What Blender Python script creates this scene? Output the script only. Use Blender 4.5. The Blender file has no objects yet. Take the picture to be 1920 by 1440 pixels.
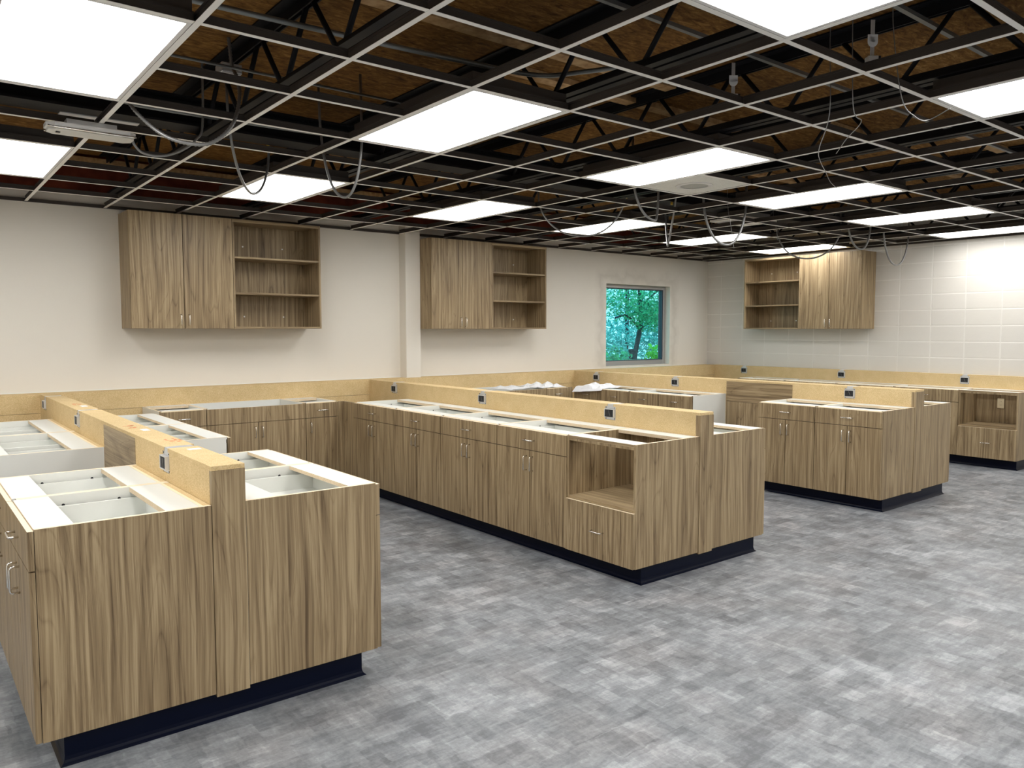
import bpy, math, random
from mathutils import Vector, Matrix
random.seed(7)
SC = bpy.context.scene
COL = SC.collection
PI = math.pi

# ------------------------------------------------------------------ camera, world, exposure
F_PX, YAW, PITCH, ROLL, CAM_Z = 1454.75, 0.6725, -0.0679, -0.0009, 1.5702
fw = Vector((math.sin(YAW)*math.cos(PITCH), math.cos(YAW)*math.cos(PITCH), math.sin(PITCH)))
rt = Vector((math.cos(YAW), -math.sin(YAW), 0)); up = rt.cross(fw)
rt2 = rt*math.cos(ROLL)+up*math.sin(ROLL); up2 = up*math.cos(ROLL)-rt*math.sin(ROLL)
cd = bpy.data.cameras.new('camera'); cam = bpy.data.objects.new('camera', cd); COL.objects.link(cam)
cd.sensor_fit = 'HORIZONTAL'; cd.sensor_width = 36.0; cd.lens = F_PX/1920*36.0; cd.clip_start = 0.05; cd.clip_end = 200
m = Matrix((rt2, up2, -fw)).transposed().to_4x4(); m.translation = Vector((0, 0, CAM_Z)); cam.matrix_world = m
SC.camera = cam

w = bpy.data.worlds.new('world'); SC.world = w; w.use_nodes = True
bg = w.node_tree.nodes['Background']; bg.inputs[0].default_value = (0.50, 0.88, 0.98, 1); bg.inputs[1].default_value = 1.9
LIGHT = 11.6                       # radiance of the ceiling light diffusers
SC.view_settings.view_transform = 'Standard'; SC.view_settings.look = 'None'
SC.view_settings.exposure = 0.0; SC.view_settings.gamma = 1.0; SC.view_settings.use_curve_mapping = False
SC.cycles.use_denoising = True
SC.cycles.max_bounces = 8; SC.cycles.diffuse_bounces = 5; SC.cycles.glossy_bounces = 3; SC.cycles.transmission_bounces = 5
SC.cycles.caustics_reflective = False; SC.cycles.caustics_refractive = False
SC.cycles.sample_clamp_indirect = 6

# ------------------------------------------------------------------ measured dimensions (m)
ZG, ZC, ZL, ZB = 2.686, 0.882, 1.037, 0.112      # grid, cabinet top, ledge top, cabinet underside
YW, XR, YB, XRB = 7.866, 10.30, 7.668, 10.234    # drywall wall, block wall, faces of their ledges
DECK = 3.15
XL, YF = -3.6, -5.2                              # the two walls behind and beside the camera
G = 0.6096; GX0, GY0, GROT = 0.9113, 2.3677, -0.0049
def gp(i, j, z=ZG):
    return Vector((GX0+G*i*math.cos(GROT)-G*j*math.sin(GROT), GY0+G*j*math.cos(GROT)+G*i*math.sin(GROT), z))

# ------------------------------------------------------------------ node helpers and materials
def mat(name, base=(0.8,0.8,0.8), rough=0.5, metal=0.0, spec=0.5):
    M = bpy.data.materials.new(name); M.use_nodes = True
    b = M.node_tree.nodes['Principled BSDF']
    b.inputs['Base Color'].default_value = (*base, 1); b.inputs['Roughness'].default_value = rough
    b.inputs['Metallic'].default_value = metal; b.inputs['Specular IOR Level'].default_value = spec
    return M
class N:
    def __init__(s, M): s.t = M.node_tree; s.b = s.t.nodes['Principled BSDF']
    def n(s, typ, **kw):
        x = s.t.nodes.new(typ)
        for k, v in kw.items(): setattr(x, k, v)
        return x
    def l(s, a, b): s.t.links.new(a, b)
    def val(s, sock, v):
        if hasattr(v, 'is_linked') or hasattr(v, 'links'): s.l(v, sock)
        else: sock.default_value = v
    def math(s, op, a, b=0.0, c=None):
        x = s.n('ShaderNodeMath', operation=op); s.val(x.inputs[0], a); s.val(x.inputs[1], b)
        if c is not None: s.val(x.inputs[2], c)
        return x.outputs[0]
    def vmath(s, op, a, b=(0,0,0)):
        x = s.n('ShaderNodeVectorMath', operation=op); s.val(x.inputs[0], a); s.val(x.inputs[1], b); return x.outputs[0]
    def noise(s, vec, scale=1, detail=2, rough=0.5, dist=0.0, col=False):
        x = s.n('ShaderNodeTexNoise'); s.l(vec, x.inputs['Vector']); x.inputs['Scale'].default_value = scale
        x.inputs['Detail'].default_value = detail; x.inputs['Roughness'].default_value = rough; x.inputs['Distortion'].default_value = dist
        return x.outputs['Color' if col else 'Fac']
    def ramp(s, fac, stops, interp='LINEAR'):
        x = s.n('ShaderNodeValToRGB'); s.l(fac, x.inputs[0]); cr = x.color_ramp; cr.interpolation = interp
        while len(cr.elements) < len(stops): cr.elements.new(0.5)
        for e, (p, c) in zip(cr.elements, stops):
            e.position = p; e.color = (*c, 1) if len(c) == 3 else c
        return x.outputs[0]
    def mix(s, fac, a, b, blend='MIX'):
        x = s.n('ShaderNodeMix', data_type='RGBA', blend_type=blend); s.val(x.inputs[0], fac)
        s.val(x.inputs[6], a if not isinstance(a, tuple) else (*a, 1)); s.val(x.inputs[7], b if not isinstance(b, tuple) else (*b, 1))
        return x.outputs[2]
    def pos(s): return s.n('ShaderNodeNewGeometry').outputs['Position']
    def bump(s, h, strength=0.1, dist=0.01):
        x = s.n('ShaderNodeBump'); x.inputs['Strength'].default_value = strength; x.inputs['Distance'].default_value = dist
        s.l(h, x.inputs['Height']); s.l(x.outputs[0], s.b.inputs['Normal'])

def wood(name, axis, bright=1.0):
    """flat-cut walnut laminate; grain runs along the given axis"""
    M = mat(name, rough=0.42, spec=0.35); k = N(M); p = k.pos()
    def st(long_, cross):
        v = [cross]*3; v['xyz'.index(axis)] = long_; return tuple(v)
    warp = k.noise(k.vmath('MULTIPLY', p, st(0.9, 3.0)), 1, 2, 0.5, col=True)
    warp = k.vmath('MULTIPLY', k.vmath('SUBTRACT', warp, (0.5,0.5,0.5)), st(0.0, 0.050))
    q = k.vmath('ADD', p, warp)
    fig = k.noise(k.vmath('MULTIPLY', q, st(0.36, 4.6)), 1, 1.5, 0.45)
    rings = k.math('SINE', k.math('MULTIPLY', fig, 70.0))
    rings = k.math('MULTIPLY_ADD', rings, 0.5, 0.5)
    streak = k.noise(k.vmath('MULTIPLY', q, st(0.28, 42)), 1, 4, 0.66)
    fine = k.noise(k.vmath('MULTIPLY', q, st(1.0, 105)), 1, 4, 0.72)
    v = k.math('ADD', k.math('MULTIPLY', rings, 0.10), k.math('MULTIPLY', streak, 0.60))
    v = k.math('ADD', v, k.math('MULTIPLY', fine, 0.82))
    vein = k.noise(k.vmath('MULTIPLY', q, st(0.5, 60)), 1, 2, 0.5)           # thin pale and dark veins along contour lines
    vl = k.math('ABSOLUTE', k.math('SUBTRACT', k.math('FRACT', k.math('MULTIPLY', fig, 22.0)), 0.5))
    dark = k.ramp(vl, [(0.0,(1,1,1)), (0.035,(0.5,0.5,0.5)), (0.09,(0,0,0))])
    v = k.math('SUBTRACT', v, k.math('MULTIPLY', k.math('MULTIPLY', dark, vein), 0.18))
    v = k.math('ADD', v, 0.04)
    d = tuple(c*bright for c in (0.112, 0.074, 0.039)); a = tuple(c*bright for c in (0.205, 0.144, 0.079))
    b = tuple(c*bright for c in (0.290, 0.211, 0.119)); e = tuple(c*bright for c in (0.410, 0.313, 0.186))
    c = k.ramp(v, [(0.55, d), (0.675, a), (0.80, b), (0.95, e)])
    k.l(c, k.b.inputs['Base Color'])
    return M
def speckle(name, c1, c2, c3, scale=260, rough=0.75):
    M = mat(name, rough=rough, spec=0.2); k = N(M); p = k.pos()
    a = k.noise(p, scale, 2, 0.7); b = k.noise(p, 9, 3, 0.6)
    v = k.math('ADD', k.math('MULTIPLY', a, 0.9), k.math('MULTIPLY', b, 0.2))
    k.l(k.ramp(v, [(0.40, c1), (0.55, c2), (0.70, c3)]), k.b.inputs['Base Color'])
    return M

W_Z = wood('walnut_laminate_vertical', 'z'); W_X = wood('walnut_laminate_along_x', 'x'); W_Y = wood('walnut_laminate_along_y', 'y')
MDF = speckle('mdf_board', (0.52,0.378,0.182), (0.635,0.475,0.250), (0.74,0.585,0.345), 210)
CHIP = speckle('particleboard_edge', (0.50,0.38,0.24), (0.68,0.55,0.38), (0.82,0.70,0.52), 420)
EDGE = mat('raw_panel_edge', (0.84,0.72,0.53), 0.7)
WHITE = mat('white_melamine', (0.745,0.755,0.72), 0.45)
CHROME = mat('brushed_nickel', (0.78,0.76,0.72), 0.22, 1.0)
GALV = mat('galvanised_steel', (0.66,0.67,0.68), 0.38, 0.45)
BLACKV = mat('dark_void', (0.008,0.009,0.012), 0.6)
NAVY = mat('navy_vinyl_base', (0.0016,0.0032,0.0125), 0.28, spec=0.12)
SCREW = mat('white_screw_cover', (0.85,0.83,0.78), 0.4)
GRIDW = mat('white_painted_flange', (0.86,0.84,0.80), 0.5)
WEB = mat('shaded_steel_web', (0.050,0.041,0.036), 0.5, 0.2)  # galvanised steel, with the shade above the grid put into its dark colour
JOIST = mat('black_painted_steel', (0.007,0.007,0.009), 0.55, spec=0.2)
PIPE = mat('grey_conduit', (0.22,0.23,0.23), 0.4, 0.6)
LUMBER = speckle('pine_lumber', (0.30,0.17,0.075), (0.42,0.26,0.12), (0.50,0.33,0.17), 14, 0.7)
ALU = mat('aluminium_window_frame', (0.42,0.41,0.41), 0.45, 0.5)
FRAMEDK = mat('dark_gasket', (0.03,0.035,0.055), 0.5)
TILE = speckle('white_ceiling_tile', (0.62,0.61,0.56), (0.72,0.71,0.66), (0.78,0.77,0.73), 160, 0.9)
PAPER = mat('white_paper', (0.82,0.84,0.87), 0.7)
IVORY = mat('ivory_plastic', (0.72,0.62,0.42), 0.4)
RED = speckle('red_oxide_primer', (0.070,0.012,0.006), (0.105,0.020,0.010), (0.14,0.030,0.014), 5, 0.8)
LENS = mat('clear_prismatic_lens', (0.62,0.61,0.57), 0.3)
YELLOW = mat('yellow_wire_nut', (0.55,0.36,0.03), 0.5)
BARK = speckle('tree_bark', (0.020,0.024,0.034), (0.045,0.05,0.065), (0.07,0.075,0.09), 18, 0.9)
def plain_paint(name, c, patch=None):
    M = mat(name, c, 0.75, spec=0.25); k = N(M); p = k.pos()
    n = k.noise(p, 1.3, 3, 0.6)
    col = k.mix(n, tuple(x*0.97 for x in c), tuple(min(1, x*1.03) for x in c))
    if patch:      # skim-coat smears of joint compound round the window, left unpainted
        x0, x1, z0, z1 = patch
        s = k.n('ShaderNodeSeparateXYZ'); k.l(p, s.inputs[0])
        wob = k.math('MULTIPLY', k.math('SUBTRACT', k.noise(p, 4.0, 3, 0.6), 0.5), 0.30)
        cx, hx, cz, hz = (x0+x1)/2, (x1-x0)/2, (z0+z1)/2, (z1-z0)/2
        dx = k.math('SUBTRACT', k.math('ABSOLUTE', k.math('SUBTRACT', s.outputs[0], cx)), hx)
        dz = k.math('SUBTRACT', k.math('ABSOLUTE', k.math('SUBTRACT', s.outputs[2], cz)), hz)
        d = k.math('ADD', k.math('MAXIMUM', dx, dz), wob)
        ring = k.ramp(d, [(0.0,(0.10,0.10,0.10)), (0.10,(0.9,0.9,0.9)), (0.16,(0.35,0.35,0.35)), (0.24,(0,0,0))])
        col = k.mix(k.math('MULTIPLY', ring, 0.55), col, (0.50,0.465,0.41))
    k.l(col, k.b.inputs['Base Color'])
    return M
WALLP = plain_paint('cream_wall_paint', (0.735,0.70,0.635), (7.98, 9.36, 1.07, 2.25))
WALL2 = plain_paint('cream_wall_paint_plain', (0.735,0.70,0.635))

# painted concrete block, stack bond
def block_mat():
    M = mat('painted_block', rough=0.6, spec=0.3); k = N(M); p = k.pos()
    s = k.n('ShaderNodeSeparateXYZ'); k.l(p, s.inputs[0])
    def line(coord, off, period):
        a = k.math('DIVIDE', k.math('SUBTRACT', coord, off), period)
        fr = k.math('FRACT', a); return k.math('MULTIPLY', k.math('ABSOLUTE', k.math('SUBTRACT', fr, 0.5)), period)   # dist from the middle of the block
    hz = k.math('SUBTRACT', 0.1, line(s.outputs[2], 0.036, 0.2)); hy = k.math('SUBTRACT', 0.2, line(s.outputs[1], 0.01, 0.4))
    d = k.math('MINIMUM', hz, hy)       # 0 in the joint
    wear = k.noise(p, 1.7, 3, 0.6)
    j = k.ramp(d, [(0.0,(1,1,1)), (0.004,(1,1,1)), (0.009,(0,0,0))])
    base = k.mix(wear, (0.645,0.62,0.575), (0.69,0.665,0.62))
    col = k.mix(k.math('MULTIPLY', j, k.math('MULTIPLY', wear, 0.9)), base, (0.86,0.84,0.80))
    k.l(col, k.b.inputs['Base Color'])
    pit = k.noise(p, 55, 4, 0.7); soft = k.noise(p, 9, 3, 0.6)
    h = k.math('ADD', k.math('MULTIPLY', pit, 0.25), k.math('SUBTRACT', k.math('MULTIPLY', soft, 0.4), k.math('MULTIPLY', j, 1.0)))
    k.bump(h, 0.35, 0.006)
    return M
BLOCK = block_mat()

# grey sheet vinyl printed with overlapping soft rectangles
def floor_mat():
    M = mat('grey_vinyl_patchwork', rough=0.38, spec=0.35); k = N(M); p = k.pos()
    wv = k.vmath('MULTIPLY', k.vmath('SUBTRACT', k.noise(p, 17, 3, 0.65, col=True), (0.5,0.5,0.5)), (0.035,0.035,0.0))
    pw = k.vmath('ADD', p, wv)
    tot = None
    for (sx, sy, ox, oy, wgt, shift) in ((0.10,0.16,0.0,0.0,0.26,0.37), (0.19,0.085,0.07,0.05,0.26,0.43), (0.07,0.08,0.03,0.09,0.22,0.5), (0.30,0.22,0.2,0.1,0.18,0.31)):
        q = k.vmath('DIVIDE', k.vmath('ADD', pw, (ox, oy, 0)), (sx, sy, 1))
        s = k.n('ShaderNodeSeparateXYZ'); k.l(q, s.inputs[0])
        row = k.math('FLOOR', s.outputs[1]); cx = k.math('FLOOR', k.math('ADD', s.outputs[0], k.math('MULTIPLY', row, shift)))
        c = k.n('ShaderNodeCombineXYZ'); k.l(cx, c.inputs[0]); k.l(row, c.inputs[1]); c.inputs[2].default_value = ox*10
        wn = k.n('ShaderNodeTexWhiteNoise', noise_dimensions='3D'); k.l(c.outputs[0], wn.inputs['Vector'])
        t = k.math('MULTIPLY', wn.outputs['Value'], wgt); tot = t if tot is None else k.math('ADD', tot, t)
    smear = k.noise(k.vmath('MULTIPLY', p, (1.0, 1.5, 1)), 13, 5, 0.7); big = k.noise(p, 1.5, 2, 0.5)
    finen = k.noise(p, 70, 3, 0.6)
    v = k.math('ADD', k.math('MULTIPLY', tot, 0.62), k.math('MULTIPLY', smear, 0.50))
    sa = k.noise(k.vmath('MULTIPLY', pw, (7, 42, 1)), 1, 4, 0.7); sb = k.noise(k.vmath('MULTIPLY', pw, (42, 7, 1)), 1, 4, 0.7)
    v = k.math('ADD', v, k.math('MULTIPLY', k.math('SUBTRACT', sa, 0.5), 0.42)); v = k.math('ADD', v, k.math('MULTIPLY', k.math('SUBTRACT', sb, 0.5), 0.32))
    v = k.math('ADD', v, k.math('MULTIPLY', k.math('SUBTRACT', finen, 0.5), 0.22)); v = k.math('ADD', v, k.math('MULTIPLY', k.math('SUBTRACT', big, 0.5), 0.18))
    col = k.ramp(v, [(0.30,(0.115,0.123,0.136)), (0.48,(0.190,0.202,0.219)), (0.62,(0.262,0.277,0.296)), (0.80,(0.40,0.418,0.442))])
    warm = k.ramp(k.noise(p, 2.6, 2, 0.5), [(0.45,(1,1,1)), (0.72,(1.0,0.955,0.935))])
    col = k.mix(1.0, col, warm, 'MULTIPLY')
    k.l(col, k.b.inputs['Base Color'])
    k.bump(k.noise(p, 120, 2, 0.5), 0.05, 0.002)
    return M
FLOORM = floor_mat()

# oriented strand board roof deck
def osb_mat():
    M = mat('strand_board', rough=0.85, spec=0.15); k = N(M); p = k.pos()
    q = k.vmath('MULTIPLY', p, (12, 34, 1)); a = k.noise(q, 1, 4, 0.7, 0.8); b = k.noise(p, 1.1, 3, 0.6)
    v = k.math('ADD', k.math('MULTIPLY', a, 0.8), k.math('MULTIPLY', b, 0.35))
    k.l(k.ramp(v, [(0.40,(0.055,0.023,0.006)), (0.53,(0.135,0.062,0.015)), (0.64,(0.21,0.105,0.028)), (0.76,(0.34,0.195,0.068))]), k.b.inputs['Base Color'])
    return M
OSB = osb_mat()
def emit_mat(name, c, s):
    M = bpy.data.materials.new(name); M.use_nodes = True; t = M.node_tree; t.nodes.clear()
    e = t.nodes.new('ShaderNodeEmission'); e.inputs[0].default_value = (*c, 1); e.inputs[1].default_value = s
    o = t.nodes.new('ShaderNodeOutputMaterial'); t.links.new(e.outputs[0], o.inputs[0]); return M
DIFF = emit_mat('lit_diffuser', (1.0, 0.985, 0.95), LIGHT)
def leaf_mat(name, c1, c2):
    M = mat(name, c1, 0.5); k = N(M)
    c = k.ramp(k.noise(k.pos(), 9, 3, 0.6), [(0.38, c1), (0.62, c2)]); k.l(c, k.b.inputs['Base Color'])
    tr = k.n('ShaderNodeBsdfTranslucent'); k.l(c, tr.inputs[0]); mx = k.n('ShaderNodeMixShader'); mx.inputs[0].default_value = 0.5
    k.l(k.b.outputs[0], mx.inputs[1]); k.l(tr.outputs[0], mx.inputs[2]); k.l(mx.outputs[0], k.t.nodes['Material Output'].inputs[0])
    return M
LEAF1 = leaf_mat('broadleaf_green', (0.03,0.24,0.13), (0.20,0.78,0.42))
LEAF2 = leaf_mat('spruce_blue_green', (0.08,0.42,0.42), (0.40,0.95,0.92))
LEAF3 = leaf_mat('bright_shrub_green', (0.07,0.38,0.03), (0.30,0.85,0.12))
GRASS = leaf_mat('lawn_green', (0.05,0.20,0.08), (0.12,0.34,0.14))
def glass_mat():
    M = bpy.data.materials.new('tinted_window_glass'); M.use_nodes = True; t = M.node_tree; t.nodes.clear()
    g = t.nodes.new('ShaderNodeBsdfGlossy'); g.inputs['Roughness'].default_value = 0.02
    tr = t.nodes.new('ShaderNodeBsdfTransparent'); tr.inputs[0].default_value = (0.72, 0.95, 0.97, 1)
    mx = t.nodes.new('ShaderNodeMixShader'); o = t.nodes.new('ShaderNodeOutputMaterial')
    mx.inputs[0].default_value = 0.06; t.links.new(tr.outputs[0], mx.inputs[1]); t.links.new(g.outputs[0], mx.inputs[2]); t.links.new(mx.outputs[0], o.inputs[0])
    return M
GLASS = glass_mat()

# ------------------------------------------------------------------ mesh helpers
class MB:
    def __init__(s): s.v = []; s.f = []; s.mi = []; s.mats = []; s.sm = []
    def m(s, M):
        if M not in s.mats: s.mats.append(M)
        return s.mats.index(M)
    def poly(s, pts, faces, M, smooth=False):
        o = len(s.v); s.v += [tuple(p) for p in pts]
        for f in faces: s.f.append([o+i for i in f]); s.mi.append(s.m(M)); s.sm.append(smooth)
    def box(s, x0, x1, y0, y1, z0, z1, M, top=None, side=None, bottom=None):
        """side = (axis letters, material) pairs override the faces looking along that axis"""
        P = [(x0,y0,z0),(x1,y0,z0),(x1,y1,z0),(x0,y1,z0),(x0,y0,z1),(x1,y0,z1),(x1,y1,z1),(x0,y1,z1)]
        o = len(s.v); s.v += P
        sd = side or {}
        for f, key in (((0,3,2,1),'-z'), ((4,5,6,7),'+z'), ((0,1,5,4),'-y'), ((1,2,6,5),'+x'), ((2,3,7,6),'+y'), ((3,0,4,7),'-x')):
            mm = sd.get(key, M)
            if key == '+z' and top: mm = top
            if key == '-z' and bottom: mm = bottom
            s.f.append([o+i for i in f]); s.mi.append(s.m(mm)); s.sm.append(False)
        return s
    def tube(s, pts, r, M, n=8, cap=True, radii=None):
        pts = [Vector(p) for p in pts]; o = len(s.v); ref = None
        for i, p in enumerate(pts):
            a = pts[max(0, i-1)]; b = pts[min(len(pts)-1, i+1)]; d = (b-a).normalized()
            if ref is None:
                ref = Vector((0,0,1)) if abs(d.z) < 0.9 else Vector((1,0,0))
            u = (ref - d*ref.dot(d)).normalized(); ref = u; v = d.cross(u)
            rr = radii[i] if radii else r
            for k in range(n):
                a_ = 2*PI*k/n; s.v.append(tuple(p + u*math.cos(a_)*rr + v*math.sin(a_)*rr))
        for i in range(len(pts)-1):
            for k in range(n):
                k2 = (k+1) % n
                s.f.append([o+i*n+k, o+i*n+k2, o+(i+1)*n+k2, o+(i+1)*n+k]); s.mi.append(s.m(M)); s.sm.append(True)
        if cap:
            s.f.append([o+k for k in range(n)][::-1]); s.mi.append(s.m(M)); s.sm.append(False)
            s.f.append([o+(len(pts)-1)*n+k for k in range(n)]); s.mi.append(s.m(M)); s.sm.append(False)
        return s
    def build(s, name, parent=None, bevel=0.0):
        me = bpy.data.meshes.new(name); me.from_pydata(s.v, [], s.f)
        for M in s.mats: me.materials.append(M)
        me.polygons.foreach_set('material_index', s.mi); me.polygons.foreach_set('use_smooth', s.sm); me.update()
        o = bpy.data.objects.new(name, me); COL.objects.link(o)
        if parent: o.parent = parent
        if bevel:
            b = o.modifiers.new('bevel', 'BEVEL'); b.width = bevel; b.segments = 2; b.limit_method = 'ANGLE'
        return o
def thing(name, label, cat, loc=(0,0,0), rz=0.0, group=None):
    o = bpy.data.objects.new(name, None); COL.objects.link(o); o.location = loc; o.rotation_euler = (0,0,rz)
    o.empty_display_size = 0.1; o['label'] = label; o['category'] = cat
    if group: o['group'] = group
    return o
def tag(o, label, cat, group=None):
    o['label'] = label; o['category'] = cat
    if group: o['group'] = group
    return o
def struct(o, label=None):
    o['kind'] = 'structure'
    if label: o['label'] = label
    return o
def box(name, a, M, parent=None, bevel=0.0, **kw):
    return MB().box(*a, M, **kw).build(name, parent, bevel)
def copy_tree(o, parent=None):
    c = o.copy(); COL.objects.link(c)
    if parent: c.parent = parent
    for ch in list(o.children): copy_tree(ch, c)
    return c

# ------------------------------------------------------------------ the room
struct(box('floor', (XL, XR, YF, YW, -0.08, 0.0), FLOORM), 'grey patchwork sheet vinyl floor')
WX0, WX1, WZ0, WZ1 = 7.985, 9.37, 1.066, 2.25
wb = MB()
T = 0.22
ZD = 2.80                        # the wallboard stops a little above the ceiling grid
wb.box(XL, WX0, YW, YW+T, 0, ZD, WALLP); wb.box(WX1, XR+0.2, YW, YW+T, 0, ZD, WALLP)
wb.box(WX0, WX1, YW, YW+T, 0, WZ0, WALLP); wb.box(WX0, WX1, YW, YW+T, WZ1, ZD, WALLP)
struct(wb.build('wall_back'), 'cream drywall wall with the window')
struct(box('wall_upper', (XL, XR+0.2, YW+0.03, YW+T, ZD, DECK), RED), 'red primed wall above the ceiling grid')
struct(box('wall_right', (XR, XR+0.2, YF, YW, 0, DECK), BLOCK), 'painted concrete block wall')
struct(box('wall_left', (XL-0.15, XL, YF, YW+T, 0, DECK), WALL2)); struct(box('wall_front', (XL-0.15, XR+0.2, YF-0.15, YF, 0, DECK), WALL2))
struct(box('ceiling', (XL-0.15, XR+0.2, YF-0.15, YW+T, DECK, DECK+0.04), OSB), 'bare strand board roof deck')
struct(box('trim_1', (4.601, 4.795, 7.722, YW, 0, ZD), WALL2, bevel=0.004), 'painted pilaster boxed out from the drywall wall')
struct(box('trim_2', (XL, XR, YW-0.022, YW-0.0005, ZG-0.004, ZG+0.024), WEB), 'wall angle carrying the ceiling grid')
struct(box('trim_3', (XR-0.022, XR-0.0005, YF, YW-0.022, ZG-0.004, ZG+0.024), WEB), 'wall angle along the block wall')
# window
wf = MB()
fy0, fy1 = YW+0.09, YW+0.14
for a in ((WX0, WX0+0.05, WZ0, WZ1), (WX1-0.05, WX1, WZ0, WZ1), (WX0+0.05, WX1-0.05, WZ0, WZ0+0.065), (WX0+0.05, WX1-0.05, WZ1-0.05, WZ1)):
    wf.box(a[0], a[1], fy0, fy1, a[2], a[3], ALU)
win = struct(wf.build('window_1', None, 0.003), 'small square window with aluminium frame')
ib = MB()
for a in ((WX0+0.05, WX0+0.068, WZ0+0.065, WZ1-0.05), (WX1-0.068, WX1-0.05, WZ0+0.065, WZ1-0.05), (WX0+0.068, WX1-0.068, WZ0+0.065, WZ0+0.075), (WX0+0.068, WX1-0.068, WZ1-0.062, WZ1-0.05)):
    ib.box(a[0], a[1], fy0+0.004, fy1+0.03, a[2], a[3], FRAMEDK)
ib.build('gasket', win)
box('pane', (WX0+0.068, WX1-0.068, fy0+0.028, fy0+0.034, WZ0+0.075, WZ1-0.062), GLASS, win)

# ------------------------------------------------------------------ base cabinets
def handle_mb(cx, cz, y, vertical, span=0.1, proj=0.032, r=0.0042):
    pts = []
    R = 0.010
    h = span/2
    prof = [(-h, 0.0), (-h, -(proj-R)), (-h+R*0.3, -(proj-R*0.3)), (-h+R, -proj), (h-R, -proj), (h-R*0.3, -(proj-R*0.3)), (h, -(proj-R)), (h, 0.0)]
    for a, b in prof:
        pts.append((cx, y+b, cz+a) if vertical else (cx+a, y+b, cz))
    return MB().tube(pts, r, CHROME, 8)
def drawer_box(parent, x0, x1, y0, y1, z0, z1):
    t = 0.013; b = MB()
    b.box(x0, x0+t, y0, y1, z0, z1, WHITE); b.box(x1-t, x1, y0, y1, z0, z1, WHITE)
    b.box(x0+t, x1-t, y0, y0+t, z0, z1, WHITE); b.box(x0+t, x1-t, y1-t, y1, z0, z1, WHITE)
    b.box(x0+t, x1-t, y0+t, y1-t, z0+0.008, z0+0.016, WHITE)
    return b.build('drawer_box', parent)
DZ = 0.733       # gap between drawer row and doors
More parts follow.
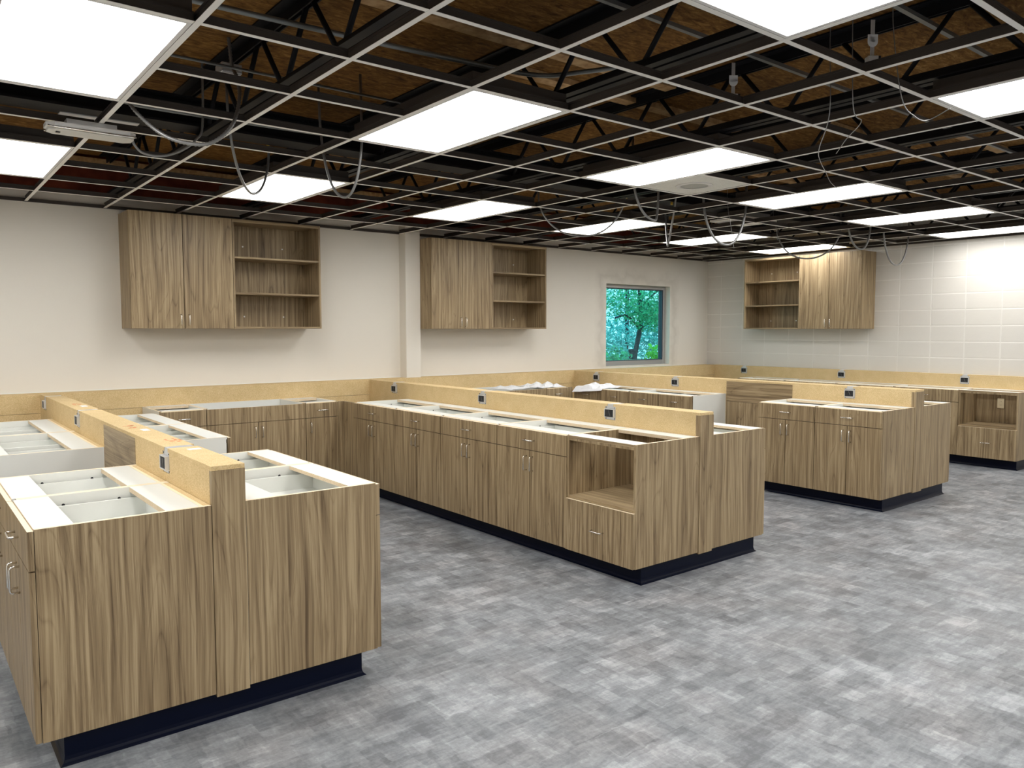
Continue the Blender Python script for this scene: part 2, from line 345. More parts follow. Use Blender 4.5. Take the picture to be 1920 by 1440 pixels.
def base_cabinet(label, loc, rz, w, d, kind='doors', ends='', group=None, back_strip=0.0, top=True):
    """local x = width from the left as you face it, y=0 door face, z up.
       kind: doors | door | sink | drawers2 | niche.  ends: letters l/r = that side is a finished wood panel"""
    t = 0.018; r = thing('base_cabinet', label, 'cabinet', loc, rz, group)
    cy0, cy1 = (0.021, d-0.002) if kind != 'niche' else (0.003, d-0.002)
    zc = ZC
    gx = W_Z if kind == 'niche' else WHITE
    for sgn, xa, xb in (('l', 0.0005, t), ('r', w-t, w-0.0005)):
        out = '-x' if sgn == 'l' else '+x'
        sd = {}
        if sgn in ends: sd[out] = W_Z
        if kind != 'niche': sd['-y'] = W_Z
        box('side_panel', (xa, xb, cy0+(0.012 if kind != 'niche' and sgn not in ends else 0), cy1, ZB, zc), gx, r, top=EDGE, side=sd)
    box('back_panel', (t+0.0005, w-t-0.0005, cy1-0.014-back_strip, cy1-back_strip, ZB+0.02, zc), gx, r, top=EDGE)
    if back_strip: box('nailer', (t+0.0005, w-t-0.0005, cy1-back_strip+0.0005, cy1, ZB+0.3, zc-0.001), MDF, r)
    box('bottom_panel', (t+0.0005, w-t-0.0005, cy0, cy1-0.015-back_strip, ZB, ZB+0.018), gx, r)
    box('plinth', (0.05 if 'l' in ends else 0.0, w-0.05 if 'r' in ends else w, 0.11, d-0.01, 0.0, ZB-0.0005), BLACKV, r)
    yb = cy1-0.0145-back_strip
    if kind != 'sink' and top:
        fs = 0.125; rs = 0.125
        box('front_stretcher', (t+0.0005, w-t-0.0005, cy0, cy0+fs, zc-0.018, zc-0.0006), WHITE, r, side={'+y':CHIP, '-y':EDGE if kind != 'niche' else W_Y})
        box('rear_stretcher', (t+0.0005, w-t-0.0005, yb-rs, yb, zc-0.022, zc-0.0006), WHITE, r, side={'-y':CHIP})
    g = 0.0023
    def front(name, x0, x1, z0, z1):
        return box(name, (x0+0.003, x1-0.003, 0.0, 0.019, z0+g, z1-g), W_Z, r, top=EDGE if z1 > 0.8 else None)
    zt = zc-0.004
    if kind in ('doors', 'door', 'sink'):
        if kind == 'sink':
            front('false_front', 0, w, DZ, zt); box('gap_light_blocker', (t+0.0005, w-t-0.0005, 0.024, 0.040, 0.69, 0.84), W_Z, r)  # unseen strip added behind the gap, blocks light from the open interior
        else:
            dr = front('drawer_front', 0, w, DZ, zt)
            handle_mb(w/2, (DZ+zt)/2, 0.0, False).build('handle', dr)
            drawer_box(dr, 0.035, w-0.035, 0.02, d-0.07-back_strip, 0.745, 0.838)
        if kind == 'door':
            dd = front('door', 0, w, ZB, DZ); handle_mb(0.045, 0.64, 0.0, True).build('handle', dd)
        else:
            dd = front('door', 0, w/2, ZB, DZ); handle_mb(w/2-0.034, 0.64, 0.0, True).build('handle', dd)
            dd = front('door', w/2, w, ZB, DZ); handle_mb(w/2+0.034, 0.64, 0.0, True).build('handle', dd)
    elif kind == 'drawers2':
        if w > 0.7:
            box('partition', (w/2-0.009, w/2+0.009, cy0, yb-0.002, ZB+0.019, zc-0.024), WHITE, r, side={'-y':EDGE})
            cols = ((0, w/2), (w/2, w))
        else: cols = ((0, w),)
        for (a, b) in cols:
            for (z0, z1) in ((DZ, zt), (0.43, DZ), (ZB, 0.43)):
                dr = front('drawer_front', a, b, z0, z1); handle_mb((a+b)/2, (z0+z1)/2, 0.0, False).build('handle', dr)
                if z0 == DZ: drawer_box(dr, a+0.03, b-0.03, 0.02, d-0.07-back_strip, 0.745, 0.838)
    elif kind == 'niche':
        box('shelf', (t+0.0005, w-t-0.0005, cy0, yb-0.0005, 0.462, 0.480), W_X if abs(rz) < 0.1 else W_Y, r)
        box('top_rail', (t+0.0005, w-t-0.0005, cy0, cy0+0.014, zc-0.034, zc-0.0186), W_Z, r)
        dr = box('drawer_front', (g, w-g, -0.017, 0.002, ZB+g, 0.460), W_Z, r, top=EDGE, bevel=0.0006)
        handle_mb(w/2, 0.292, -0.017, False).build('handle', dr)
    # dark cam-lock holes on the inner faces
    if kind in ('doors',) and top:
        h = MB()
        for yy in (0.20, d-0.21):
            for xs, dx in ((t, 0.0012), (w-t, -0.0012)):
                h.tube([(xs, yy, zc-0.045), (xs+dx, yy, zc-0.045)], 0.0065, BLACKV, 10)
        h.build('lock_hole', r)
    return r
RL, RR_ = -PI/2, PI/2
def run_left(xf, yhigh, w, d, label, kind='doors', ends='', group=None, bs=0.0):   # faces -X; local x runs towards -Y
    return base_cabinet(label, (xf, yhigh, 0), RL, w, d, kind, ends, group, bs)
def run_right(xf, ylow, w, d, label, kind='doors', ends='', group=None):    # faces +X
    return base_cabinet(label, (xf, ylow, 0), RR_, w, d, kind, ends, group)

GP = 'base cabinets of the left peninsula'
YE1, YE2, YE3 = 3.116, 3.174, 3.186
# left peninsula
P1L, P1A, P1B, P1R = 0.334, 0.960, 1.094, 1.709
run_left(P1L, 3.742, 0.626, P1A-P1L, 'closest walnut base cabinet, open topped, its pulls showing at the left edge', 'doors', 'r', GP, 0.026)
run_left(P1L, 4.340, 0.598, P1A-P1L, 'second open topped cabinet on the left side of the nearest peninsula, beside the ledge end', 'doors', 'l', GP, 0.026)
run_left(P1L, 6.080, 0.963, P1A-P1L, 'white ended open topped cabinet at the left edge, beyond the knee space gap', 'drawers2', '', GP, 0.026)
run_left(P1L, 7.044, 0.963, P1A-P1L, 'farthest open topped white cabinet at the left edge, nearest the drywall wall', 'drawers2', '', GP, 0.026)
run_right(P1R, YE1, 0.700, P1R-P1B, 'walnut end cabinet right of the raised ledge on the nearest peninsula, open white top', 'doors', 'l', GP)
run_right(P1R, YE1+0.701, 0.600, P1R-P1B, 'second open topped cabinet right of the ledge, behind the nearest end cabinet', 'doors', 'r', GP)
run_right(P1R, 5.106, 0.945, P1R-P1B, 'white sided open cabinet right of the first ledge, beyond the walnut end cabinets', 'drawers2', '', GP)
run_right(P1R, 6.052, 0.930, P1R-P1B, 'open topped white cabinet right of the left ledge, closest to the drywall wall', 'drawers2', '', GP)
# middle peninsula
GP = 'base cabinets of the middle peninsula'
P2L, P2A, P2B, P2R = 3.478, 4.096, 4.237, 4.843
o = run_left(P2L+0.007, 3.7862, 3.7862-YE2, P2A-P2L-0.007, 'walnut end cabinet with a square open niche above one deep drawer, middle peninsula', 'niche', 'lr', GP)
ys = [3.7862, 4.5505, 5.3083, 6.069, 6.845]
nm = ['two door one drawer walnut cabinet directly left of the open niche on the middle peninsula', 'second two door cabinet left from the open niche, middle peninsula', 'third two door cabinet left from the open niche, middle peninsula', 'two door cabinet of the middle peninsula farthest from the niche, by the inside corner']
for k in range(4):
    run_left(P2L, ys[k+1], ys[k+1]-ys[k], P2A-P2L, nm[k], 'doors', '', GP)
run_right(P2R, YE2, 0.613, P2R-P2B, 'end cabinet behind the raised ledge of the middle peninsula, its walnut end facing the camera', 'doors', 'l', GP)
run_right(P2R, YE2+0.614, 0.613, P2R-P2B, 'open topped cabinet hidden behind the middle ledge next to the end cabinet', 'doors', 'r', GP)
run_right(P2R, 5.20, 0.91, P2R-P2B, 'drawer cabinet behind the middle ledge beyond the knee space', 'drawers2', '', GP)
run_right(P2R, 6.111, 0.91, P2R-P2B, 'drawer cabinet behind the middle ledge deepest in the corner', 'drawers2', '', GP)
# right peninsula
GP = 'base cabinets of the right peninsula'
P3L, P3A, P3B, P3R = 6.580, 7.184, 7.357, 7.954
run_left(P3L, 3.8065, 3.8065-YE3, P3A-P3L, 'two door walnut end cabinet at the near corner of the right peninsula', 'doors', 'r', GP)
run_left(P3L, 4.4035, 0.597, P3A-P3L, 'two door walnut cabinet left of the near corner one, right peninsula', 'doors', 'l', GP)
run_left(P3L, 6.119, 0.899, P3A-P3L, 'white ended drawer cabinet beyond the knee space of the right peninsula', 'drawers2', '', GP)
run_left(P3L, 7.03, 0.911, P3A-P3L, 'drawer cabinet under the right white paper, in the far corner of the middle bay', 'drawers2', '', GP)
run_right(P3R, YE3, 0.613, P3R-P3B, 'walnut ended cabinet behind the raised ledge of the right peninsula', 'doors', 'l', GP)
run_right(P3R, YE3+0.614, 0.613, P3R-P3B, 'open topped cabinet behind the right peninsula ledge, second from its end', 'doors', 'r', GP)
# runs along the drywall wall
GP = 'base cabinets along the drywall wall'
YFb = 7.060; DB = YB-YFb
base_cabinet('narrow walnut drawer cabinet against the drywall ledge, left of the double door one', (1.764, YFb, 0), 0, 0.387, DB, 'door', '', GP)
base_cabinet('wide double door cabinet with a plain false front against the drywall ledge, first bay', (2.152, YFb, 0), 0, 0.929, DB, 'sink', '', GP)
base_cabinet('single door single drawer cabinet in the inside corner by the middle peninsula', (3.082, YFb, 0), 0, 0.340, DB, 'door', '', GP)
tag(MB().box(3.423, P2L+0.006, YFb+0.002, YFb+0.02, ZB, ZC-0.004, W_Z).box(P2L, P2L+0.018, 6.846, YFb+0.001, ZB, ZC-0.004, W_Z).box(3.43, P2L+0.06, YFb+0.1, YFb+0.2, 0, ZB, BLACKV).build('corner_filler'), 'walnut corner filler strip joining the wall cabinets to the middle peninsula', 'filler panel')
base_cabinet('single drawer cabinet against the drywall ledge behind the middle peninsula', (4.86, YFb, 0), 0, 0.38, DB, 'door', '', GP)
base_cabinet('wide cabinet under the left papers against the drywall ledge', (5.241, YFb, 0), 0, 0.925, DB, 'sink', '', GP)
base_cabinet('small drawer cabinet between the two white papers in the far corner', (6.167, YFb, 0), 0, 0.355, DB, 'door', '', GP)
tag(MB().box(6.523, P3L+0.006, YFb+0.002, YFb+0.02, ZB, ZC-0.004, W_Z).box(6.53, P3L+0.06, YFb+0.1, YFb+0.2, 0, ZB, BLACKV).build('corner_filler'), 'walnut corner filler strip joining the wall cabinets to the right peninsula', 'filler panel')
base_cabinet('cabinet in the last bay just behind the right peninsula', (7.97, YFb, 0), 0, 0.76, DB, 'doors', '', GP)
base_cabinet('cabinet under the window end of the drywall ledge, last bay', (8.731, YFb, 0), 0, 0.76, DB, 'doors', '', GP)
# run along the block wall
GP = 'base cabinets along the block wall'
RF = 9.739; DR = XRB-RF
ro = run_left(RF+0.007, 3.829, 0.620, DR-0.007, 'walnut cabinet at the right edge with an outlet in its open niche', 'niche', 'lr', GP)
nm = ['walnut cabinet along the block wall directly left of the niche with the outlet', 'second cabinet from the niche along the block wall', 'third cabinet from the niche along the block wall', 'cabinet of the block wall run closest to the window corner']
for k in range(4):
    run_left(RF, 3.829+0.762*(k+1), 0.761, DR, nm[k], 'doors', '', GP)

# ------------------------------------------------------------------ half walls, ledges
BW, BH = 0.105, 0.098     # outlet bracket
def faced(mb, axis, a, b, u0, u1, z0, z1, cuts, M, step=BW):
    """board between two planes a<b, running u0..u1, notched at the top for each outlet bracket"""
    cuts = sorted(cuts); s = u0
    def put(p, q, za, zb):
        if q-p < 1e-4: return
        if axis == 'x': mb.box(a, b, p, q, za, zb, M)
        else: mb.box(p, q, a, b, za, zb, M)
    for c in cuts:
        put(s, c-step/2, z0, z1); put(c-step/2, c+step/2, z0, z1-BH); s = c+step/2
    put(s, u1, z0, z1)
def half_wall(label, xa, xb, y0, y1, cuts, knee, lower_x, cap_t=0.03):
    r = thing('half_wall', label, 'half wall', (0,0,0))
    ft = 0.016
    box('core', (xa+ft, xb-ft, y0+0.05, y1, 0, ZL-0.02), BLACKV, r)
    segs = [(y0+cap_t, knee[0]), (knee[1], y1)] if knee else [(y0+cap_t, y1)]
    for (p, q) in segs:
        cs = [c for c in cuts if p < c < q]
        m1 = MB(); faced(m1, 'x', xa, xa+ft-0.0005, p, q, ZB, ZL-0.0185, cs, MDF)
        # notch heights are measured from the very top
        m1.build('facing_board', r)
    m2 = MB().box(xb-ft+0.0005, xb, y0+cap_t, y1, ZB, ZL-0.0185, MDF); m2.build('facing_board', r)
    if knee: box('knee_panel', (xa-0.002, xa+ft-0.0005, knee[0]+0.001, knee[1]-0.001, 0.80, ZL-0.0185), W_Y, r)
    if knee: box('knee_panel', (xa-0.001, xa+ft-0.0005, knee[0]+0.001, knee[1]-0.001, 0.02, 0.797), lower_x, r)
    # top board in lengths, open where a bracket comes through
    s = y0+cap_t*0.0+0.0005
    for c in sorted(cuts)+[None]:
        e = y1 if c is None else c-0.030
        box('top_board', (xa, xb, s, e, ZL-0.018, ZL), MDF, r)
        if c is not None: s = c+0.030
    cp = box('end_cap', (xa+0.0005, xb-0.0005, y0-0.003, y0+cap_t-0.0005, ZB-0.012, ZL-0.0185), W_Z, r)
    return r
H1 = half_wall('raised fibreboard ledge wall along the nearest peninsula, red marks on its top', P1A, P1B, YE1, YB, (3.765, 5.93, 7.40), (4.345, 5.11), W_Y, 0.024)
H2 = half_wall('raised fibreboard ledge wall along the middle peninsula', P2A, P2B, YE2, YB, (3.985, 5.565, 7.12), None, W_Z, 0.034)
H3 = half_wall('raised fibreboard ledge wall along the right peninsula', P3A, P3B, YE3, YB, (3.80, 5.935, 7.245), (4.41, 5.215), W_Z, 0.034)
# marks on top of the nearest ledge
mk = MB(); rnd = random.Random(3)
REDM = mat('red_marker_stain', (0.62,0.18,0.08), 0.8)
for (cy, cx) in ((6.45, 1.03), (4.72, 1.02), (4.0, 1.06)):
    for q in range(11):
        x = cx+rnd.uniform(-0.03, 0.03); y = cy+rnd.uniform(-0.07, 0.07); a = rnd.uniform(0.004, 0.010); b = rnd.uniform(0.004, 0.012)
        mk.box(x-a, x+a, y-b, y+b, ZL, ZL+0.0004, REDM)
mk.build('red_mark', H1)
st = MB()
for (cy, cx, a, b) in ((6.25, 1.05, 0.02, 0.05), (4.52, 1.05, 0.018, 0.045), (3.64, 1.05, 0.028, 0.022)):
    st.box(cx-a, cx+a, cy-b, cy+b, ZL+0.0002, ZL+0.0007, PAPER)
st.build('paper_sticker', H1)

def wall_ledge(label, x0, x1):
    r = thing('wall_ledge', label, 'ledge', (0,0,0))
    box('face_board', (x0, x1, YB, YB+0.018, ZC-0.006, ZL-0.0185), MDF, r)
    box('lower_board', (x0, x1, YB+0.001, YB+0.018, 0.0, ZC-0.009), MDF, r)
    box('top_board', (x0, x1, YB, YW-0.012, ZL-0.018, ZL), MDF, r, top=MDF)
    box('caulk_strip', (x0, x1, YW-0.012, YW-0.0005, ZL-0.01, ZL+0.008), WHITE, r)
    return r
wall_ledge('fibreboard ledge on the drywall wall left of the nearest peninsula', XL+0.002, P1A+0.0)
wall_ledge('fibreboard ledge on the drywall wall between the left and middle peninsulas', P1A+0.001, P2A)
wall_ledge('fibreboard ledge on the drywall wall between the middle and right peninsulas, above the left papers', P2A+0.001, P3A)
wall_ledge('fibreboard ledge under the window up to the block wall corner', P3A+0.001, XRB-0.001)
r = thing('wall_ledge', 'long fibreboard ledge along the concrete block wall with three outlet boxes', 'ledge', (0,0,0))
RC = (3.96, 5.54, 7.11)
m1 = MB(); faced(m1, 'x', XRB, XRB+0.017, 3.209, YB-0.001, 0.3, ZL-0.0185, RC, MDF); m1.build('face_board', r)
s = 3.209
for c in RC+(None,):
    e = YB-0.001 if c is None else c-0.03
    box('top_board', (XRB, XR-0.0005, s, e, ZL-0.018, ZL), MDF, r)
    if c is not None: s = c+0.03

# outlet boxes
def outlet_box(label, xf, y, plus=True):
    r = thing('outlet_box', label, 'outlet box', (xf, y, ZL-0.018-BH/2), 0, 'metal outlet boxes on the raised ledges')
    z0, z1 = -BH/2+0.001, BH/2+0.014
    p = MB()
    hw = BW/2-0.001
    p.box(0.002, 0.005, -hw, hw, z0, -0.034, GALV); p.box(0.002, 0.005, -hw, hw, 0.034, z1, GALV)
    p.box(0.002, 0.005, -hw, -hw+0.012, -0.034, 0.034, GALV); p.box(0.002, 0.005, hw-0.006, hw, -0.034, 0.034, GALV)
    for yy in (-hw+0.008, hw-0.008):
        for zz in (z0+0.008, z1-0.022): p.box(-0.0005, 0.002, yy-0.003, yy+0.003, zz-0.003, zz+0.003, BLACKV)
    p.box(0.002, 0.118, -0.028, 0.028, z1+0.001, z1+0.004, GALV)      # strap through the top of the ledge
    p.build('bracket', r)
    b = MB(); xo = -0.017
    b.box(xo, 0.012, -0.042, 0.042, 0.0275, 0.032, GALV); b.box(xo, 0.012, -0.042, 0.042, -0.032, -0.0275, GALV)
    b.box(xo, 0.012, -0.048, -0.042, -0.032, 0.032, GALV); b.box(xo, 0.012, 0.042, 0.047, -0.032, 0.032, GALV)
    b.build('box_ring', r)
    c = MB(); c.box(xo+0.003, xo+0.008, -0.0415, 0.0415, -0.027, 0.027, BLACKV); c.build('opening', r)
    wv = MB(); wv.tube([(xo+0.002, -0.012, -0.018), (xo+0.001, -0.004, 0.0), (xo+0.002, 0.004, 0.02)], 0.0012, PIPE, 5); wv.build('wire', r)
    return r
for y, l in ((3.765, 'metal outlet box closest to the camera, on the end of the left ledge'), (5.93, 'metal outlet box midway down the left ledge, past the knee space'), (7.40, 'metal outlet box at the far end of the left ledge, by the drywall wall')): outlet_box(l, P1A, y)
for y, l in ((3.985, 'metal outlet box on the middle ledge above the open niche cabinet'), (5.565, 'metal outlet box at the centre of the middle ledge'), (7.12, 'metal outlet box on the middle ledge near the inside wall corner')): outlet_box(l, P2A, y)
for y, l in ((3.80, 'metal outlet box on the near end of the right ledge above two door cabinets'), (5.935, 'metal outlet box on the right ledge above the drawer row'), (7.245, 'metal outlet box on the right ledge right of the papers, near the wall')): outlet_box(l, P3A, y)
for y, l in ((3.96, 'metal outlet box on the block wall ledge above the right edge niche'), (5.54, 'middle metal outlet box on the block wall ledge'), (7.11, 'metal outlet box on the block wall ledge nearest the window corner')): outlet_box(l, XRB, y)

# ------------------------------------------------------------------ navy cove base
def cove(label, path, closed=False):
    """path = corner points in plan; the profile swells out to the LEFT of the walking direction"""
    prof = [(0.0, ZB-0.0008), (0.0, 0.030), (0.002, 0.018), (0.006, 0.009), (0.013, 0.003), (0.016, 0.0002), (-0.004, 0.0002), (-0.004, ZB-0.0008)]
    b = MB(); P = [Vector((x, y, 0)) for x, y in path]; n = len(P); rings = []
    for i, p in enumerate(P):
        d0 = (p-P[i-1]).normalized() if i > 0 else (P[1]-P[0]).normalized()
        d1 = (P[i+1]-p).normalized() if i < n-1 else d0
        n0 = Vector((-d0.y, d0.x, 0)); n1 = Vector((-d1.y, d1.x, 0)); nn = (n0+n1).normalized(); k = 1/max(0.3, nn.dot(n0))
        rings.append([p+nn*k*a+Vector((0,0,z)) for a, z in prof])
    pts = [q for rg in rings for q in rg]; m_ = len(prof); fs = []
    for i in range(n-1):
        for k in range(m_): fs.append((i*m_+k, (i+1)*m_+k, (i+1)*m_+(k+1) % m_, i*m_+(k+1) % m_))
    fs.append(tuple(range(m_))); fs.append(tuple((n-1)*m_+k for k in range(m_))[::-1])
    b.poly(pts, fs, NAVY, False)
    return tag(b.build('cove_base'), label, 'baseboard', 'navy cove base strips')
EO = 0.022
# profile swells left of the direction of travel: walk so that the outside is on the left
def wrap(label, xl, xr, ye, yL, yR):
    cove(label, [(xr-0.092, yR), (xr-0.092, ye+EO), (xl+0.088, ye+EO), (xl+0.088, yL)][::1] if False else [(xl+0.088, yL), (xl+0.088, ye+EO), (xr-0.092, ye+EO), (xr-0.092, yR)][::-1])
wrap('navy rubber cove base under the nearest left peninsula', P1L, P1R, YE1, 4.33, 4.41)
wrap('navy rubber cove base under the middle peninsula', P2L, P2R, YE2, 7.10, 4.39)
wrap('navy rubber cove base under the near end of the right peninsula', P3L, P3R, YE3, 4.39, 4.40)
cove('navy rubber cove base under the block wall cabinets', [(XR-0.01, 3.209+EO), (RF+0.09, 3.209+EO), (RF+0.09, 6.86)])
cove('navy rubber cove base under the drywall wall cabinets in the first bay', [(P2L+0.088, YFb+0.088), (1.80, YFb+0.088)][::-1][::-1])

# ------------------------------------------------------------------ wall cabinets
def wall_cabinet(label, loc, rz, wd, ws, doors_first=True, depth=0.378, top=2.622):
    r = thing('wall_cabinet', label, 'cabinet', loc, rz, 'wall cabinets'); t = 0.018
    z0, z1 = 1.598, top; w = wd*2+ws; y0, y1 = 0.020, depth-0.001
    a0, a1 = (0, wd*2) if doors_first else (ws, w)     # door bay
    b0, b1 = (wd*2, w) if doors_first else (0, ws)     # shelf bay
    xm = a1 if doors_first else b1
    box('side_panel', (0, t, y0 if doors_first else 0.002, y1, z0, z1), W_Z, r); box('side_panel', (w-t, w, 0.002 if doors_first else y0, y1, z0, z1), W_Z, r)
    box('divider', (xm-t/2 if not doors_first else xm+0.001, (xm+t/2 if not doors_first else xm+t), 0.020, y1-0.012, z0+t, z1-t), W_Z, r)
    hor = W_X if abs(rz) < 0.1 else W_Y
    box('bottom_panel', (t, w-t, y0, y1, z0, z0+t), hor, r); box('top_panel', (t, w-t, y0, y1, z1-t, z1), hor, r)
    box('back_panel', (t, w-t, y1-0.011, y1-0.001, z0+t, z1-t), W_Z, r)
    s0, s1 = (b0+t+0.002, b1-t) if doors_first else (b0+t, b1-t/2)
    box('face_rail', (s0-0.001 if not doors_first else b0+0.002, s1 if doors_first else b1-0.002, 0.003, y0-0.0005, z1-0.028, z1), hor, r)
    box('face_rail', (s0-0.001 if not doors_first else b0+0.002, s1 if doors_first else b1-0.002, 0.003, y0-0.0005, z0, z0+0.018), hor, r)
    if doors_first: box('face_stile', (b0+0.002, b0+t, 0.003, y0-0.0005, z0+0.0185, z1-0.0285), W_Z, r)
    for z in (1.945, 2.288): box('shelf', (s0, s1, 0.012, y1-0.012, z-0.018, z), hor, r)
    g = 0.0016
    for k in range(2):
        d = box('door', (a0+wd*k+0.003, a0+wd*(k+1)-0.003, 0, 0.019, z0+g, z1-g), W_Z, r)
        handle_mb(a0+wd+(-0.036 if k == 0 else 0.036), 1.678, 0.0, True).build('handle', d)
    sc = MB(); bw = s1-s0
    for fx in (0.24, 0.72):
        for z in (1.72, 2.42):
            sc.tube([(s0+bw*fx, y1-0.0155, z), (s0+bw*fx, y1-0.011, z)], 0.008, SCREW, 10)
    sc.build('screw_cover', r)
    return r
wall_cabinet('large walnut wall cabinet on the left, two doors and open shelves at right', (1.658, YW-0.378, 0), 0, 0.4535, 0.894, True, 0.378, 2.640)
wall_cabinet('walnut wall cabinet between the pilaster and the window', (4.797, YW-0.378, 0), 0, 0.432, 0.865, True, 0.378, 2.630)
wall_cabinet('walnut wall cabinet on the block wall, open shelves at left and doors at right', (XR-0.378, 6.924, 0), RL, 0.447, 0.894, False, 0.378, 2.622)

# ------------------------------------------------------------------ small things on the cabinets
def sheet(label, cx, cy, z, w, h, rz, seed, droop=None, amp=0.05):
    rn = random.Random(seed); nx, ny = 16, 12; b = MB(); pts = []; ph = [rn.uniform(0, 6) for _ in range(6)]
    cr, sr = math.cos(rz), math.sin(rz)
    for j in range(ny+1):
        for i in range(nx+1):
            u, v = i/nx-0.5, j/ny-0.5
            tri = lambda q: 1-abs((q % 1.0)*2-1)
            hgt = amp*max(0, tri(u*1.7+v*0.6+ph[0])*0.75+tri(v*2.3-u*0.9+ph[1])*0.45+tri((u+v)*3.1+ph[2])*0.25-0.45)*(1-(2*max(abs(u), abs(v)))**4*0.75)
            x, y = u*w, v*h; X, Y = cx+x*cr-y*sr, cy+x*sr+y*cr; zz = z+0.0012+hgt
            if droop and X < droop: zz = z+0.0012+hgt*0.3-(droop-X)*0.9
            pts.append((X, Y, zz))
    n = len(pts); pts += [(x, y, q-0.0008) for x, y, q in pts]; fs = []
    for j in range(ny):
        for i in range(nx):
            a = j*(nx+1)+i; fs.append((a, a+1, a+nx+2, a+nx+1)); fs.append((n+a+nx+1, n+a+nx+2, n+a+1, n+a))
    b.poly(pts, fs, PAPER, False)
    return tag(b.build('paper_sheet'), label, 'paper')
sheet('flatter crumpled white sheet, left half of the left paper pair', 5.80, 7.32, ZC, 0.44, 0.40, 0.2, 4, amp=0.045)
sheet('white sheet with a peaked fold, right half of the left paper pair', 6.29, 7.28, ZC, 0.42, 0.38, -0.12, 9, amp=0.075)
sheet('single white sheet draped over the drawer fronts right of the corner', 6.74, 6.78, ZC, 0.42, 0.46, 0.1, 21, droop=6.575, amp=0.07)
r = thing('wall_outlet', 'ivory duplex outlet inside the open niche at the right edge', 'outlet', (XRB-0.0262, 3.545, 0.715))
box('cover_plate', (-0.005, 0.0, -0.036, 0.036, -0.058, 0.058), IVORY, r, bevel=0.002)
m_ = MB()
for zz in (-0.02, 0.02):
    m_.box(-0.0065, -0.005, -0.016, 0.016, zz-0.013, zz+0.013, IVORY)
    for yy in (-0.006, 0.006): m_.box(-0.0070, -0.0065, yy-0.001, yy+0.001, zz-0.004, zz+0.005, BLACKV)
m_.build('receptacle', r)

# ------------------------------------------------------------------ ceiling grid
I0, I1, J0, J1 = -7, 15, -12, 8
LI = [-7, -4, -1, 2, 5, 8, 11, 14]; LJ = [-11, -7, -3, 1, 5]
lights = [(i, j) for i in LI for j in LJ if i+1 <= 15]
R3 = Matrix.Rotation(GROT, 4, 'Z')
def tee_x(name, j, segs):
    """cross tees in one line along X; segs = list of (i0,i1) in grid units"""
    b = MB(); c0 = gp(0, j)
    for a, e in segs:
        x0, x1 = a*G, e*G
        b.box(x0, x1, -0.012, 0.012, 0, 0.0015, GRIDW, side={'+z':WEB}); b.box(x0, x1, -0.0012, 0.0012, 0.0015, 0.036, WEB); b.box(x0, x1, -0.004, 0.004, 0.030, 0.038, WEB)
    o = b.build(name); o.location = c0; o.rotation_euler = (0, 0, GROT)
    return o
def tee_y(name, i, segs):
    b = MB(); c0 = gp(i, 0)
    for a, e in segs:
        y0, y1 = a*G, e*G
        b.box(-0.012, 0.012, y0, y1, -0.0006, 0.0012, GRIDW, side={'+z':WEB}); b.box(-0.0012, 0.0012, y0, y1, 0.0015, 0.040, WEB); b.box(-0.005, 0.005, y0, y1, 0.034, 0.044, WEB)
    o = b.build(name); o.location = c0; o.rotation_euler = (0, 0, GROT)
    return o
def seen(p, mg=260):
    d = p-Vector((0, 0, CAM_Z)); zc = d.dot(fw)
    if zc < 0.2: return False
    return -mg < 960+F_PX*d.dot(rt2)/zc < 1920+mg and -mg < 720-F_PX*d.dot(up2)/zc < 1440+mg
XE0, XE1 = (XL-GX0)/G+0.06, (XR-GX0)/G-0.05
YE0_, YE1_ = (YF-GY0)/G+0.15, (YW-GY0)/G-0.02
for i in range(I0, I1+1):
    tag(tee_y('grid_runner', i, [(YE0_, YE1_-0.012*max(0, 0.0))]), 'long white ceiling grid runner heading towards the drywall wall', 'ceiling grid bar', 'grid runners heading to the drywall wall')
for j in range(J0, J1+1):
    mids = sorted(i for (i, q) in lights if q+1 == j); segs = []; s = XE0
    if j in (2,): pass
    for i in mids:
        if i > s: segs.append((s, i-0.02)); s = i+1.02
        else: s = max(s, i+1.02)
    segs.append((s, XE1))
    for i in range(-4, 16):
        if any(a <= i+0.5 <= b for a, b in segs):
            x1 = min(i+1-0.022, XE1); 
            if seen(gp(i, j)) or seen(gp(i+1, j)):
                tag(tee_x('cross_tee', j, [(i+0.022, x1)]), 'short white ceiling cross tee spanning between two long runners', 'ceiling grid bar', 'cross tees of the ceiling grid')

